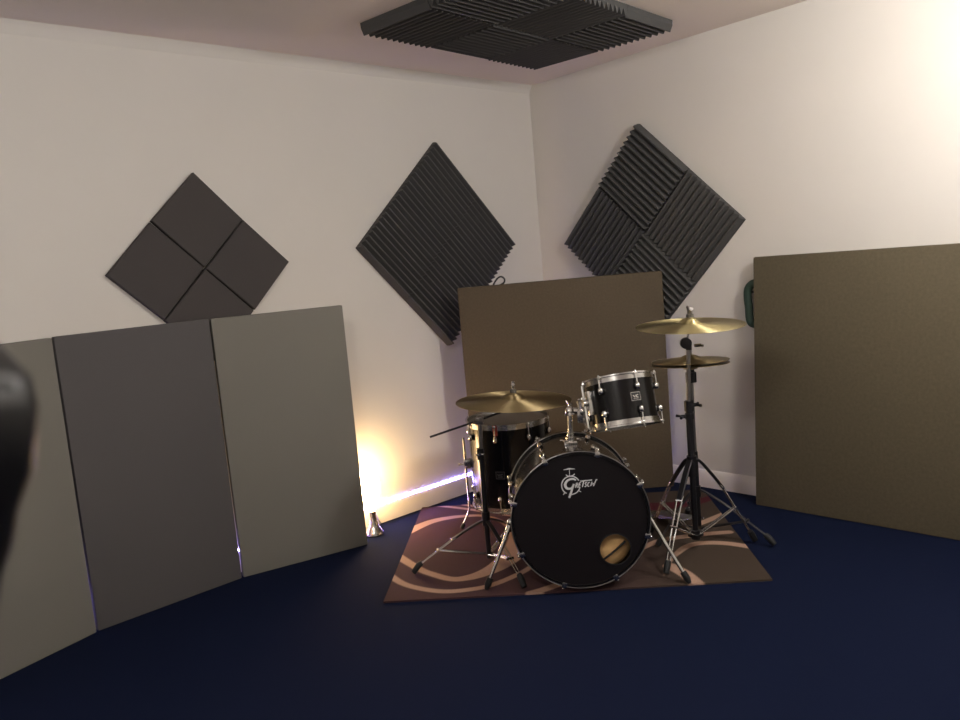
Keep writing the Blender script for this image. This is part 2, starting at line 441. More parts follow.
# ------------------------------------------------------------------ standing panels at left
def slab(name, a, b, z0, z1, thick, m, label, cat, lean=0.0, group=None, bev=0.006, seed=1):
    """panel whose front face bottom edge runs a to b (seen left to right); it leans back by lean"""
    a, b = V((*a, 0)), V((*b, 0)); d = (b - a); L = d.length; d.normalize(); back = V((-d.y, d.x, 0))
    rz = math.atan2(d.y, d.x)
    t = tag(MB().box((L / 2, thick / 2, (z1 - z0) / 2), (L, thick, z1 - z0), bev=bev).build(name, m), label, cat, group)
    t.matrix_world = Matrix.Translation((a.x, a.y, z0)) @ Matrix.Rotation(rz, 4, 'Z') @ Matrix.Rotation(-lean, 4, 'X')
    return t
G = 'grey upholstered panels standing in front of the left wall'
slab('upholstered_screen', (-3.48, -0.300), (-2.912, -0.118), 0.001, 1.195, 0.035, M['taupe'], 'taupe grey fabric panel at the far left, partly behind the blurred black coat', 'screen', group=G)
slab('upholstered_screen', (-2.905, -0.114), (-2.273, -0.092), 0.001, 1.197, 0.035, M['grey'], 'darker charcoal grey fabric panel between the two lighter ones', 'screen', group=G)
slab('upholstered_screen', (-2.266, -0.092), (-1.670, -0.230), 0.001, 1.195, 0.035, M['taupe'], 'taupe grey fabric panel standing beside the glowing lamp', 'screen', group=G)
# ------------------------------------------------------------------ brown baffles
def baffle(label, a, b, z1, thick, m, lean=0.0):
    a, b = V((*a, 0)), V((*b, 0)); d = b - a; L = d.length; d.normalize()
    t = thing('acoustic_baffle', label, 'acoustic baffle', (a.x, a.y, 0.001))
    t.rotation_euler = (Matrix.Rotation(math.atan2(d.y, d.x), 4, 'Z') @ Matrix.Rotation(-lean, 4, 'X')).to_euler()
    mb = MB()
    nx, nz = 24, 26; hh = z1 / math.cos(lean) - 0.001
    mb.box((L / 2, thick / 2, hh / 2), (L, thick, hh), bev=0.009)
    mb.build('panel', m, t)
    return t, L, hh
bf, L, hh = baffle('square brown carpet-covered baffle standing across the room corner behind the drums', (-0.915, -0.206), (-0.086, -0.960), 1.212, 0.05, M['brown'])
mb = MB(); mb.tube(cr([(0.195, .04, hh - .01), (0.205, .04, hh + .010), (0.225, .04, hh + .034), (0.245, .04, hh + .042), (0.262, .04, hh + .028), (0.258, .04, hh + .008), (0.235, .04, hh - .004)], 5), 0.0048, 8)
tag(mb.build('carry_loop', M['plastic'], bf), 'thin black loop at the top edge')
bg, L, hh = baffle('large olive brown carpet-covered baffle leaning on the right wall', (-0.148, -1.482), (-0.138, -2.70), 1.252, 0.045, M['brown2'], lean=math.radians(3.6))
# green carry strap on the edge
mb = MB()
pts = cr([(0.0, .03, 1.125), (-.022, .032, 1.120), (-.045, .034, 1.095), (-.048, .035, 1.05), (-.042, .035, 1.00), (-.040, .035, .955), (-.028, .034, .925), (0.0, .03, .918)], 5)
rings = []
for i, p in enumerate(pts):
    t_ = (V(pts[min(i + 1, len(pts) - 1)]) - V(pts[max(i - 1, 0)])).normalized(); nn = V((0, 1, 0)); bb = t_.cross(nn)
    rings.append([V(p) + nn * (math.cos(k) * .014) + bb * (math.sin(k) * .021) for k in [2 * PI * q / 10 for q in range(10)]])
mb.loft(rings)
st = mb.build('carry_strap', M['green'], bg); tag(st, 'dark green carry strap')
mb = MB()
for z in (1.085, 0.945):
    mb = MB(); mb.tube([(-.024, .034, z - .004), (.004, .034, z)], .006, 8)
    mb.build('strap_fixing', M['plastic'], st)

# ------------------------------------------------------------------ lava lamp
t = thing('accent_lamp', 'glowing lamp with waisted chrome base on the floor beside the grey panel', 'lamp', (-1.560, -0.130, 0.0))
MB().lathe([(0, 0.001), (.046, 0.001), (.050, .006), (.048, .016), (.040, .028), (.031, .042), (.0245, .060), (.0195, .082), (.0175, .105), (.0185, .126), (0, .127)], n=40).build('base', M['chrome'], t)
MB().lathe([(0, .1265), (.018, .128), (.034, .165), (.046, .215), (.052, .250), (.052, .275), (.046, .31), (.036, .340), (.022, .365), (0, .375)], n=40).build('glass_shade', emitter('glowing amber glass', (1.0, 0.66, 0.30), LAVA), t)
# mains lead
mb = MB(); mb.tube(cr([(.045, .02, .012), (.06, .04, .05), (.065, .07, .085), (.08, .09, .05), (.11, .10, .006), (.05, .12, .006)], 6), .003, 8)
mb.build('cable', M['dchrome'], t)

# ------------------------------------------------------------------ coat on a stand at the left edge
cb = V((-3.668, -2.655, 0))
t = thing('coat_stand', 'slim black coat stand holding the black coat at the left', 'coat stand', (cb.x, cb.y, 0.0))
MB().lathe([(0, 0.001), (.16, 0.001), (.16, .012), (.03, .03), (.013, .04), (.013, 1.36), (0, 1.37)], n=32).build('pole', M['plastic'], t)
mb = MB()
for a in (0.3, 2.4, 4.5):
    mb.tube([(0, 0, 1.31), (.05 * math.cos(a), .05 * math.sin(a), 1.30), (.08 * math.cos(a), .08 * math.sin(a), 1.34)], .007, 8)
mb.build('hook', M['plastic'], t)
# coat hung round the pole: tube of cloth with folds
prof = [(1.318, .03), (1.316, .065), (1.306, .092), (1.278, .105), (1.254, .109), (1.227, .104), (1.20, .096), (1.17, .084), (1.139, .072), (1.109, .060), (1.05, .045), (.99, .037), (.90, .032), (.80, .030)]
def ccr(r_scale, inner):
    rings = []
    for z, r in prof:
        ring = []
        for k in range(72):
            a = 2 * PI * k / 72
            f = 1 + .035 * math.sin(5 * a + z * 9) + .02 * math.sin(11 * a - z * 14) + .02 * math.sin(z * 95)
            ring.append(V((cb.x + math.cos(a) * r * f * r_scale, cb.y + math.sin(a) * r * f * r_scale, z)))
        rings.append(ring)
    return rings
mb = MB()
outer = ccr(1, 0); inner = ccr(.9, 1)
mb.loft(outer + list(reversed(inner)), cap=False)
bm = mb.bm; bm.verts.ensure_lookup_table()
n0 = 72
last = (len(prof) * 2 - 1) * n0
for k in range(n0):
    bm.faces.new((bm.verts[last + k], bm.verts[last + (k + 1) % n0], bm.verts[(k + 1) % n0], bm.verts[k]))
co = mb.build('coat', M['coat'], angle=80)
tag(co, 'glossy black padded coat, blurred, cut off by the left edge of the photo', 'coat')
mb = MB(); mb.ring(.100, .010, align((cb.x, cb.y, 1.285), (.25, .1, 1)), n=48)
mb.build('collar', M['coat'], co)

# ------------------------------------------------------------------ drum hardware helpers
def lug(mb, p, out, axis, l=.045, w=.016):
    """teardrop lug on a shell"""
    p, out, axis = V(p), V(out).normalized(), V(axis).normalized()
    mt = align(p, axis)
    q = MB()
    q.sphere((0, 0, 0), 1, u=12, v=8)
    m_ = align(p + out * .006, axis, up=out)
    q.xf(m_ @ Matrix.Diagonal((w * .5, .013, l * .5, 1)))
    tmp = bpy.data.meshes.new('t'); q.bm.to_mesh(tmp); q.bm.free()
    mb.bm.from_mesh(tmp); bpy.data.meshes.remove(tmp)
def hoop_profile(mb, R_, z, mtx, h=.022, t=.004, flange=.006, sgn=1):
    mb.lathe([(R_, z), (R_ + t, z), (R_ + t, z + sgn * h * .7), (R_ + t + flange, z + sgn * h * .78), (R_ + t + flange, z + sgn * h), (R_, z + sgn * h), (R_, z)], mtx, n=72)
def wing(mb, p, axis, s=1.0, up=(0, 0, 1)):
    m_ = align(p, axis, up=up)
    for sg in (-1, 1):
        mb.tube([m_ @ V((0, 0, 0)), m_ @ V((sg * .009 * s, 0, .004 * s)), m_ @ V((sg * .019 * s, 0, .011 * s))], [.004 * s, .0035 * s, .0045 * s], 8)
    mb.tube([m_ @ V((0, 0, -.012 * s)), m_ @ V((0, 0, .006 * s))], .0055 * s, 10)

# ------------------------------------------------------------------ bass drum
BR = 0.2655
ROOT = V((-1.47, -1.45, 0.0085))
t = thing('bass_drum', 'black bass drum with white lettered logo, front centre of the kit', 'bass drum', ROOT)
A0 = V((-1.464, -1.455, 0.300)) - ROOT; A1 = V((-1.156, -1.134, 0.282)) - ROOT
ax = (A0 - A1).normalized()                     # towards the camera
xl = V((0, 0, 1)).cross(ax).normalized()        # to the right as seen from the front
BM_ = Matrix(((xl.x, 0, ax.x, A0.x), (xl.y, 0, ax.y, A0.y), (xl.z, 0, ax.z, A0.z), (0, 0, 0, 1)))
yl = ax.cross(xl)
for r_ in range(3): BM_[r_][1] = yl[r_]
D = (A0 - A1).length + .02                      # local: z = 0 front head plane, z = -D rear
HO = 0.040
mb = MB(); mb.lathe([(BR - .006, -.015), (BR, -.015), (BR, -D + .015), (BR - .006, -D + .015), (BR - .006, -.015)], BM_, n=96)
sh = mb.build('shell', M['shellb'], t)
def wood_hoop(name, z0, z1):
    mb = MB(); mb.lathe([(BR - .003, z0), (BR - .001, z1), (BR + .008, z1), (BR + .010, z1 + (z0 - z1) * .15), (BR + .010, z0 + (z1 - z0) * .15), (BR + .008, z0), (BR - .003, z0)], BM_, n=96)
    return mb.build(name, M['hoop'], t)
fh = wood_hoop('front_hoop', -HO, .004)
rh = wood_hoop('rear_hoop', -D + HO, -D - .004)
mb = MB(); mb.ring(BR + .010, .0022, BM_ @ Matrix.Translation((0, 0, .003)), n=96); mb.build('inlay', M['dchrome'], fh)
mb = MB(); mb.ring(BR + .010, .0022, BM_ @ Matrix.Translation((0, 0, -D + HO)), n=96); mb.build('inlay', M['dchrome'], rh)
# front head with its port hole
hx, hy, hr = .128, -.129, .0625
mb = MB(); bm = mb.bm
nn = 96; hz = -.002
outr = [bm.verts.new(BM_ @ V(((BR - .002) * math.cos(2 * PI * k / nn), (BR - .002) * math.sin(2 * PI * k / nn), hz))) for k in range(nn)]
def hexit(a):
    # point on the outer ring hit from the hole centre in direction a
    dx, dy = math.cos(a), math.sin(a); b_ = hx * dx + hy * dy; c_ = hx * hx + hy * hy - (BR - .002) ** 2
    s_ = -b_ + math.sqrt(b_ * b_ - c_); return hx + dx * s_, hy + dy * s_
bm.clear()
L0, L1, L2 = [], [], []
for k in range(nn):
    a = 2 * PI * k / nn; ex, ey = hexit(a)
    L0.append(bm.verts.new(BM_ @ V((ex, ey, hz))))
    L1.append(bm.verts.new(BM_ @ V((hx + hr * math.cos(a), hy + hr * math.sin(a), hz))))
    L2.append(bm.verts.new(BM_ @ V((hx + hr * math.cos(a), hy + hr * math.sin(a), hz - .0015))))
for k in range(nn):
    j = (k + 1) % nn
    bm.faces.new((L0[k], L0[j], L1[j], L1[k])); bm.faces.new((L1[k], L1[j], L2[j], L2[k]))
head = mb.build('front_head', M['head'], t)
mb = MB(); mb.ring(hr, .0022, BM_ @ Matrix.Translation((hx, hy, hz + .001)), n=64); mb.build('port_ring', M['plastic'], head)
# cushion behind the port hole
mb = MB()
mb.sphere((0, 0, 0), 1, u=24, v=16)
mb.xf(BM_ @ Matrix.Translation((hx - .02, hy - .005, -.075)) @ Matrix.Rotation(.7, 4, 'Z') @ Matrix.Diagonal((.105, .085, .052, 1)))
mb.build('damping_cushion', M['cushion'], t)
mb = MB()
mb.tube([BM_ @ V((hx - .045, hy - .045, -.022)), BM_ @ V((hx + .0, hy - .012, -.018)), BM_ @ V((hx + .045, hy + .022, -.026))], .0045, 8)
mb.build('internal_strap', M['rubber'], t)
mb = MB(); mb.lathe([(0, -D + .004), (BR - .003, -D + .004)], BM_, n=64); mb.build('rear_head', M['whead'], t)
# logo
def L(cx, cy): return V((-.028 + (cx - 300) * .000270, .142 - (cy - 405) * .000270, .0))
mb = MB()
def stroke(pts, w, sub=8, smooth=True):
    q = [tuple(p) for p in pts]
    if smooth and len(q) > 2: q = cr(q, sub)
    rings = []
    for i, p in enumerate(q):
        a = V((*q[max(i - 1, 0)][:2], 0)); b = V((*q[min(i + 1, len(q) - 1)][:2], 0)); d_ = (b - a).normalized(); nrm = V((-d_.y, d_.x, 0))
        ww = p[2] if len(p) > 2 else w
        c_ = V((p[0], p[1], 0))
        rings.append([c_ - nrm * ww * .5, c_ + nrm * ww * .5])
    rings2 = []
    for a, b in rings:
        A_, B_ = L(a.x, a.y), L(b.x, b.y)
        rings2.append([BM_ @ (A_ + V((0, 0, hz + .0004))), BM_ @ (B_ + V((0, 0, hz + .0004))), BM_ @ (B_ + V((0, 0, hz + .0012))), BM_ @ (A_ + V((0, 0, hz + .0012)))])
    mb.loft(rings2)
cir = lambda a: (300 + 135 * math.cos(math.radians(a)), 405 + 135 * math.sin(math.radians(a)))
stroke([cir(a) for a in range(15, 106, 10)], 15)                     # ring, broken by the G tail and the lettering
stroke([cir(a) for a in range(122, 336, 10)], 15)
stroke([(378, 335, 20), (352, 316, 26), (310, 312, 28), (262, 326, 30), (228, 362, 36), (218, 402, 40), (238, 442, 36), (275, 455, 28), (312, 440, 24), (338, 398, 22)], 26)   # bowl of the G
stroke([(346, 388), (322, 440), (300, 500), (262, 588)], 30, smooth=False)   # tail of the G
stroke([(205, 168, 4), (250, 164, 14), (295, 158, 22), (340, 164, 14), (378, 168, 4)], 12)   # cymbal
stroke([(295, 160), (293, 262)], 9, smooth=False)
stroke([(240, 242), (262, 262), (300, 268), (345, 258), (368, 238)], 13)
stroke([(206, 505), (178, 535)], 11, smooth=False); stroke([(405, 490), (440, 515)], 11, smooth=False)
W = 15
for pl in [  # italic capitals R E T S C H under one long bar
    [(362, 445), (384, 378), (404, 378), (400, 405), (380, 412)], [(384, 410), (394, 445)],
    [(408, 445), (430, 376)], [(430, 376), (452, 374)], [(418, 410), (442, 408)], [(408, 443), (434, 441)],
    [(466, 443), (490, 360)], [(440, 354), (615, 350)],
    [(536, 378), (516, 380), (510, 400), (524, 415), (516, 438), (496, 442)],
    [(578, 382), (556, 386), (542, 420), (548, 440), (566, 438)],
    [(586, 440), (612, 376)], [(598, 410), (634, 406)], [(626, 442), (672, 352), (690, 352)],
]:
    stroke(pl, W, smooth=False)
tag(mb.build('logo', M['logo'], head, smooth=False), 'white printed drum maker logo')
# claws, tension rods, lugs
for zf, sg, hoop in ((0.006, 1, fh), (-D - .006, -1, rh)):
    for k in range(8):
        a = math.radians(27 + 45 * k)
        od = V((math.cos(a), math.sin(a), 0)); td = V((-math.sin(a), math.cos(a), 0))
        q = MB()
        rot = Matrix((od, td, V((0, 0, 1)))).transposed()
        q.box(od * (BR + .004) + V((0, 0, zf)), (.020, .020, .004), rot, bev=.0015)
        q.box(od * (BR + .014) + V((0, 0, zf - sg * .022)), (.006, .018, .045), rot, bev=.0015)
        q.box(od * (BR + .020) + V((0, 0, zf - sg * .038)), (.014, .014, .014), rot, bev=.003)
        q.tube([od * (BR + .021) + V((0, 0, zf - sg * .006)), od * (BR + .021) + V((0, 0, zf - sg * .125))], .0032, 8)
        q.sphere(od * (BR + .021) + V((0, 0, zf - sg * .008)), .0055, u=8, v=6)
        q.xf(BM_); c_ = q.build('claw', M['chrome'], t)
        q = MB(); lug(q, BM_ @ (od * (BR + .004) + V((0, 0, zf - sg * .13))), BM_.to_3x3() @ od, ax, .05, .026)
        q.build('lug', M['chrome'], t)
# tom post on the top of the shell
pb = V((-1.305, -1.290, .556)) - ROOT; pt = V((-1.298, -1.296, .705)) - ROOT
q = MB(); q.box(pb + V((0, 0, .006)), (.055, .055, .018), Matrix.Rotation(PI / 4, 3, 'Z'), bev=.006)
q.tube([pb, pb + V((0, 0, .03))], .019, 16); wing(q, pb + V((.018, -.035, .02)), V((.4, -1, 0)), .9); wing(q, pb + V((-.035, .0, .02)), V((-1, .2, 0)), .9)
q.build('tom_mount_plate', M['chrome'], t)
# spurs
def spur(foot, px):
    foot = V(foot) - ROOT
    a = math.atan2(px[1], px[0])
    base = BM_ @ V((math.cos(a) * (BR + .012), math.sin(a) * (BR + .012), px[2]))
    d = (foot - base).normalized()
    q = MB(); q.tube([base + d * .0, foot - d * .035], [.0095, .0075], 12); sp = q.build('spur', M['chrome'], t)
    q = MB(); q.sphere(base, .017, (1, 1, 1.2)); q.tube([base - V((0, 0, .0)), base + d * .035], .0135, 12)
    q.build('spur_bracket', M['chrome'], sp)
    q = MB(); q.tube([foot - d * .05, foot - d * .02, foot], [.013, .014, .007], 12); q.build('rubber_foot', M['rubber'], sp)
spur((-1.700, -1.122, .010), (-.97, -.10, -.13))
spur((-1.172, -1.748, .010), (.985, -.06, -.13))

# ------------------------------------------------------------------ rack tom
TC = V((-1.160, -1.462, 0.719))
hd_ = V((.757, .653, 0)); lf = V((-.731, .677, 0))
ta = (hd_ * .27 + lf * .085 + V((0, 0, .93))).normalized()
t = thing('rack_tom', 'small black rack tom with chrome rims mounted above the bass drum', 'drum', TC - ta * .11)
TR, TH = .136, .178
TM = align(ta * .11, ta, up=V((-.66, -.75, 0)))
q = MB(); q.lathe([(TR - .005, -TH / 2), (TR, -TH / 2), (TR, TH / 2), (TR - .005, TH / 2), (TR - .005, -TH / 2)], TM, n=72); q.build('shell', M['black'], t)
q = MB(); q.lathe([(0, TH / 2 + .004), (TR, TH / 2 + .004), (TR + .002, TH / 2 - .006)], TM, n=64); q.build('batter_head', M['whead'], t)
q = MB(); q.lathe([(0, -TH / 2 - .004), (TR, -TH / 2 - .004), (TR + .002, -TH / 2 + .006)], TM, n=64); q.build('bottom_head', M['head'], t)
q = MB(); hoop_profile(q, TR + .001, TH / 2 - .010, TM, .026, sgn=1); th_ = q.build('top_hoop', M['chrome'], t)
q = MB(); hoop_profile(q, TR + .001, -TH / 2 + .010, TM, .026, sgn=-1); bh_ = q.build('bottom_hoop', M['chrome'], t)
for k in range(6):
    a = math.radians(-72 + 60 * k)
    od = V((math.cos(a), math.sin(a), 0))
    for sg in (-1, 1):
        q = MB(); lug(q, TM @ (od * (TR + .004) + V((0, 0, sg * .047))), TM.to_3x3() @ od, ta, .032, .022)
        q.tube([TM @ (od * (TR + .014) + V((0, 0, sg * .053))), TM @ (od * (TR + .012) + V((0, 0, sg * (TH / 2 + .022))))], .003, 8)
        q.box(TM @ (od * (TR + .011) + V((0, 0, sg * (TH / 2 + .010)))), (.014, .014, .010), TM.to_3x3() @ Matrix.Rotation(a, 3, 'Z'), bev=.002)
        q.build('lug', M['chrome'], t)
# badge on the front of the shell
tmi = TM.inverted()
def on_shell(Rad, ang, z, TMx): return TMx @ V((math.cos(ang) * Rad, math.sin(ang) * Rad, z))
cdir = TM.to_3x3().inverted() @ (CAM - TC); ca = math.atan2(cdir.y, cdir.x)
def badge(parent, Rad, ang, z, TMx, wd, ht, m1, m2, name='badge'):
    q = MB(); rings = []
    da = wd / Rad
    for i in range(9):
        a = ang - da / 2 + da * i / 8
        rings.append([on_shell(Rad + e, a, z + s_ * ht / 2, TMx) for e, s_ in ((.0, -1), (.0015, -1), (.0015, 1), (.0, 1))])
    q.loft(rings); b_ = q.build(name, m1, parent, smooth=False)
    q = MB()
    def seg(pts, w_):
        for (x1, y1), (x2, y2) in zip(pts, pts[1:]):
            n_ = 4; rr = []
            L_ = math.hypot(x2 - x1, y2 - y1); nx_, ny_ = -(y2 - y1) / L_ * w_ / 2, (x2 - x1) / L_ * w_ / 2
            for i in range(n_ + 1):
                x = x1 + (x2 - x1) * i / n_; y = y1 + (y2 - y1) * i / n_
                rr.append([on_shell(Rad + e, ang + (x + sx * nx_) / Rad, z + y + sx * ny_, TMx) for e, sx in ((.0016, -1), (.0024, -1), (.0024, 1), (.0016, 1))])
            q.loft(rr)
    hw, hh_ = wd / 2 * .92, ht / 2 * .88
    seg([(-hw, -hh_), (hw, -hh_), (hw, hh_), (-hw, hh_), (-hw, -hh_)], .0018)
    seg([(-hw * .62, hh_ * .35), (-hw * .3, -hh_ * .25), (-hw * .05, hh_ * .35)], .003)
    seg([(hw * .6, hh_ * .35), (hw * .2, hh_ * .3), (hw * .1, -hh_ * .25), (hw * .5, -hh_ * .2)], .003)
    seg([(-hw * .6, -hh_ * .55), (hw * .6, -hh_ * .55)], .0018)
    q.build('badge_print', m2, b_, smooth=False)
badge(t, TR, ca + .42, .006, TM, .042, .036, M['plastic'], M['chrome'])
# bracket and arm to the post on the bass drum
ba = ca - 1.12
bp_ = on_shell(TR + .012, ba, 0, TM); bo = (TM.to_3x3() @ V((math.cos(ba), math.sin(ba), 0)))
q = MB(); q.box(on_shell(TR + .010, ba, .01, TM), (.022, .040, .10), TM.to_3x3() @ Matrix.Rotation(ba, 3, 'Z'), bev=.006)
q.tube([on_shell(TR + .022, ba, .012, TM), on_shell(TR + .040, ba, .012, TM)], .014, 14)
wing(q, on_shell(TR + .046, ba + .10, .03, TM), bo, 1.0, up=ta)
br_ = q.build('mount_bracket', M['chrome'], t)
q = MB()
loc = TC - ta * .11
ptw = V((-1.298, -1.296, .70)) - loc
r1 = on_shell(TR + .032, ba, .085, TM); r2 = on_shell(TR + .032, ba, -.095, TM)
r3 = (V((-1.262, -1.333, .672)) - loc)
q.tube(cr([tuple(r1), tuple(on_shell(TR + .032, ba, -.0, TM)), tuple(r2), tuple(r2 * .5 + r3 * .5 + V((0, 0, -.014))), tuple(r3)], 6), .0062, 10)
q.build('arm', M['chrome'], t)
# tom holder post standing on the bass drum
hp = V((-1.303, -1.291, .578))
t2 = thing('tom_holder', 'chrome tom holder post with clamp rising from the bass drum top', 'drum mount', hp)
q = MB(); q.tube([(0, 0, -.004), (.003, -.003, .125)], .0105, 16); q.tube([(0, 0, -.002), (0, 0, .022)], .0145, 16); q.build('post', M['chrome'], t2)
q = MB(); e = V((-1.262, -1.333, .690)) - hp
q.sphere((.003, -.003, .118), .021, u=20, v=14); q.sphere(e, .024, (1, 1, 1.05), u=20, v=14); q.tube([(.003, -.003, .118), tuple(e)], .014, 14)
q.box(e + V((0, 0, -.020)), (.052, .036, .056), Matrix.Rotation(-.75, 3, 'Z'), bev=.006)
q.tube([e + V((0, 0, .016)), e + V((0, 0, .040))], .021, 16); q.tube([e + V((0, 0, .036)), e + V((0, 0, .046))], .025, 16)
wing(q, V((-.018, -.020, .108)), V((-.7, -.7, .15)), 1.1); wing(q, V((.0, -.004, .145)), V((-.3, -.3, 1)), .9, up=(1, 0, 0))
q.build('clamp', M['chrome'], t2)

# ------------------------------------------------------------------ floor tom
FC = V((-1.048, -0.652, 0.0))
t = thing('floor_tom', 'large black floor tom on three chrome legs, behind left of the bass drum', 'drum', FC + V((0, 0, .0085)))
FR, F0, F1 = .200, .135, .540
FM = Matrix.Identity(4)
q = MB(); q.lathe([(FR - .006, F0), (FR, F0), (FR, F1), (FR - .006, F1), (FR - .006, F0)], n=80); q.build('shell', M['black'], t)
q = MB(); q.lathe([(0, F1 + .004), (FR, F1 + .004), (FR + .002, F1 - .006)], n=64); q.build('batter_head', M['ghead'], t)
q = MB(); q.lathe([(0, F0 - .004), (FR, F0 - .004), (FR + .002, F0 + .006)], n=64); q.build('bottom_head', M['whead'], t)
q = MB(); hoop_profile(q, FR + .001, F1 - .010, FM, .028, sgn=1); q.build('top_hoop', M['chrome'], t)
q = MB(); hoop_profile(q, FR + .001, F0 + .010, FM, .028, sgn=-1); q.build('bottom_hoop', M['chrome'], t)
fca = math.atan2(CAM.y - FC.y, CAM.x - FC.x)
for k in range(8):
    a = fca + math.radians(-18 + 45 * k); od = V((math.cos(a), math.sin(a), 0))
    for sg, zz, ze in ((1, F1 - .055, F1 + .020), (-1, F0 + .055, F0 - .020)):
        q = MB(); lug(q, od * (FR + .004) + V((0, 0, zz)), od, (0, 0, 1), .036, .022)
        q.tube([od * (FR + .014) + V((0, 0, zz)), od * (FR + .012) + V((0, 0, ze))], .003, 8)
        q.box(od * (FR + .011) + V((0, 0, ze - sg * .010)), (.014, .014, .010), Matrix.Rotation(a, 3, 'Z'), bev=.002)
        q.build('lug', M['chrome'], t)
badge(t, FR, fca - .28, .31, FM, .046, .038, M['plastic'], M['dchrome'])
# sticker on the top rim
q = MB(); rings = []
for i in range(7):
    a = fca - .36 + .10 * i / 6
    rings.append([V((math.cos(a) * (FR + e), math.sin(a) * (FR + e), z)) for e, z in ((.0005, F1 - .035), (.0105, F1 - .012), (.0125, F1 + .018), (.001, F1 + .012))])
q.loft(rings); tag(q.build('sticker', M['redbadge'], t), 'small red and white sticker')
for ang in (math.radians(139), math.radians(139 + 120), math.radians(139 + 240)):
    od = V((math.cos(ang), math.sin(ang), 0))
    q = MB(); pts = [od * (FR + .028) + V((0, 0, .47)), od * (FR + .028) + V((0, 0, .10)), od * (FR + .040) + V((0, 0, .070)), od * (FR + .068) + V((0, 0, .018))]
    q.tube(pts, .0055, 10); lg = q.build('leg', M['chrome'], t)
    q = MB(); q.box(od * (FR + .018) + V((0, 0, .335)), (.036, .030, .046), Matrix.Rotation(ang, 3, 'Z'), bev=.005)
    wing(q, od * (FR + .052) + V((0, 0, .335)), od, .9); q.build('leg_bracket', M['chrome'], lg)
    q = MB(); q.tube([od * (FR + .064) + V((0, 0, .026)), od * (FR + .076) + V((0, 0, .0012))], [.010, .011], 12); q.build('rubber_foot', M['rubber'], lg)

# ------------------------------------------------------------------ cymbals
def cymbal(name, label, c, R_, axis, m, bell=.16, bow=.05, cup=.022):
    mtx = align((0, 0, 0), axis)
    n_ = 18; prof = []
    rb = R_ * bell * 2 * .5 + .012
    prof.append((.006, cup + bow * R_))
    for i in range(1, 8):
        s_ = i / 7; prof.append((.006 + (rb - .006) * s_, bow * R_ + cup * (1 - s_ ** 2.2) ** .8 if s_ < 1 else bow * R_))
    for i in range(1, n_ + 1):
        s_ = i / n_; r = rb + (R_ - rb) * s_
        prof.append((r, bow * R_ * (1 - s_ ** 1.5)))
    bot = [(r, z - .0018) for r, z in reversed(prof)]
    q = MB(); q.lathe(prof + bot + [prof[0]], None, n=96)
    o = q.build(name, m, angle=60)
    o.matrix_world = Matrix.Translation(c) @ mtx
    return tag(o, label, 'cymbal')
def topnut(q, p, ax_):
    p = V(p); ax_ = V(ax_).normalized()
    q.tube([p - ax_ * .012, p + ax_ * .052], .0035, 8)

# crash, on a tall stand at right
CB = V((-0.836, -1.568, 0.0)); CC = V((-0.822, -1.586, 1.000))
cn = V((-.03, -.045, 1)).normalized()
t = thing('cymbal_stand', 'tall double-braced tripod cymbal stand carrying the high crash at right', 'cymbal stand', CB + V((0, 0, .0085)))
def P(v): return V(v) - (CB + V((0, 0, .0085)))
q = MB(); q.tube([(0, 0, .045), (-.001, .001, .40)], .0125, 16); q.tube([(0, 0, .33), (0, 0, .42)], .022, 16)
q.tube([(0, 0, .395), (0, 0, .66)], .0155, 16); q.tube([(0, 0, .62), (0, 0, .665)], .020, 16); q.tube([(0, 0, .585), (0, 0, .61)], .019, 16)
q.build('lower_tube', M['dsteel'], t)
q = MB(); q.tube([(0, 0, .64), tuple(P((-.830, -1.577, .905)))], .0098, 16); q.build('upper_tube', M['dchrome'], t)
q = MB(); wing(q, V((.022, -.020, .645)), V((.7, -.68, 0)), 1.5); q.build('wing_bolt', M['dsteel'], t)
q = MB(); wing(q, V((-.026, .018, .598)), V((-.8, .6, 0)), 1.5); q.build('wing_bolt', M['dsteel'], t)
tl = P((-.829, -1.578, .925))
q = MB(); q.tube([tl + V((-.011, -.012, 0)) * 1.0 + V((-.012, .008, 0)), tl + V((.004, .004, 0)) + V((-.010, .008, 0))], .024, 20)
q.tube([tl + V((0, 0, -.03)), tl + V((0, 0, .01))], .013, 12)
q.build('tilter', M['dsteel'], t)
q = MB(); wing(q, tl + V((.026, -.030, -.014)), V((.7, -.68, 0)), 1.3); q.build('wing_bolt', M['chrome'], t)
cp = CC + cn * (.018 + .05 * .228)
q = MB(); q.tube([tl + V((-.006, .004, .01)), P(cp) - cn * .03, P(cp) + cn * .022], .0045, 10)
q.tube([P(cp) - cn * .022, P(cp) - cn * .009], .014, 16); q.build('top_rod', M['dchrome'], t)
q = MB(); q.tube([P(cp) + cn * .006, P(cp) + cn * .016], .016, 16); q.build('felt', M['felt'], t)
q = MB(); wing(q, P(cp) + cn * .025, cn, 1.8, up=(.7, -.7, 0)); q.build('wing_nut', M['dchrome'], t)
cymbal('crash_cymbal', 'bright bronze cymbal highest on the right, catching a white highlight', CC, .229, cn, M['brass'])
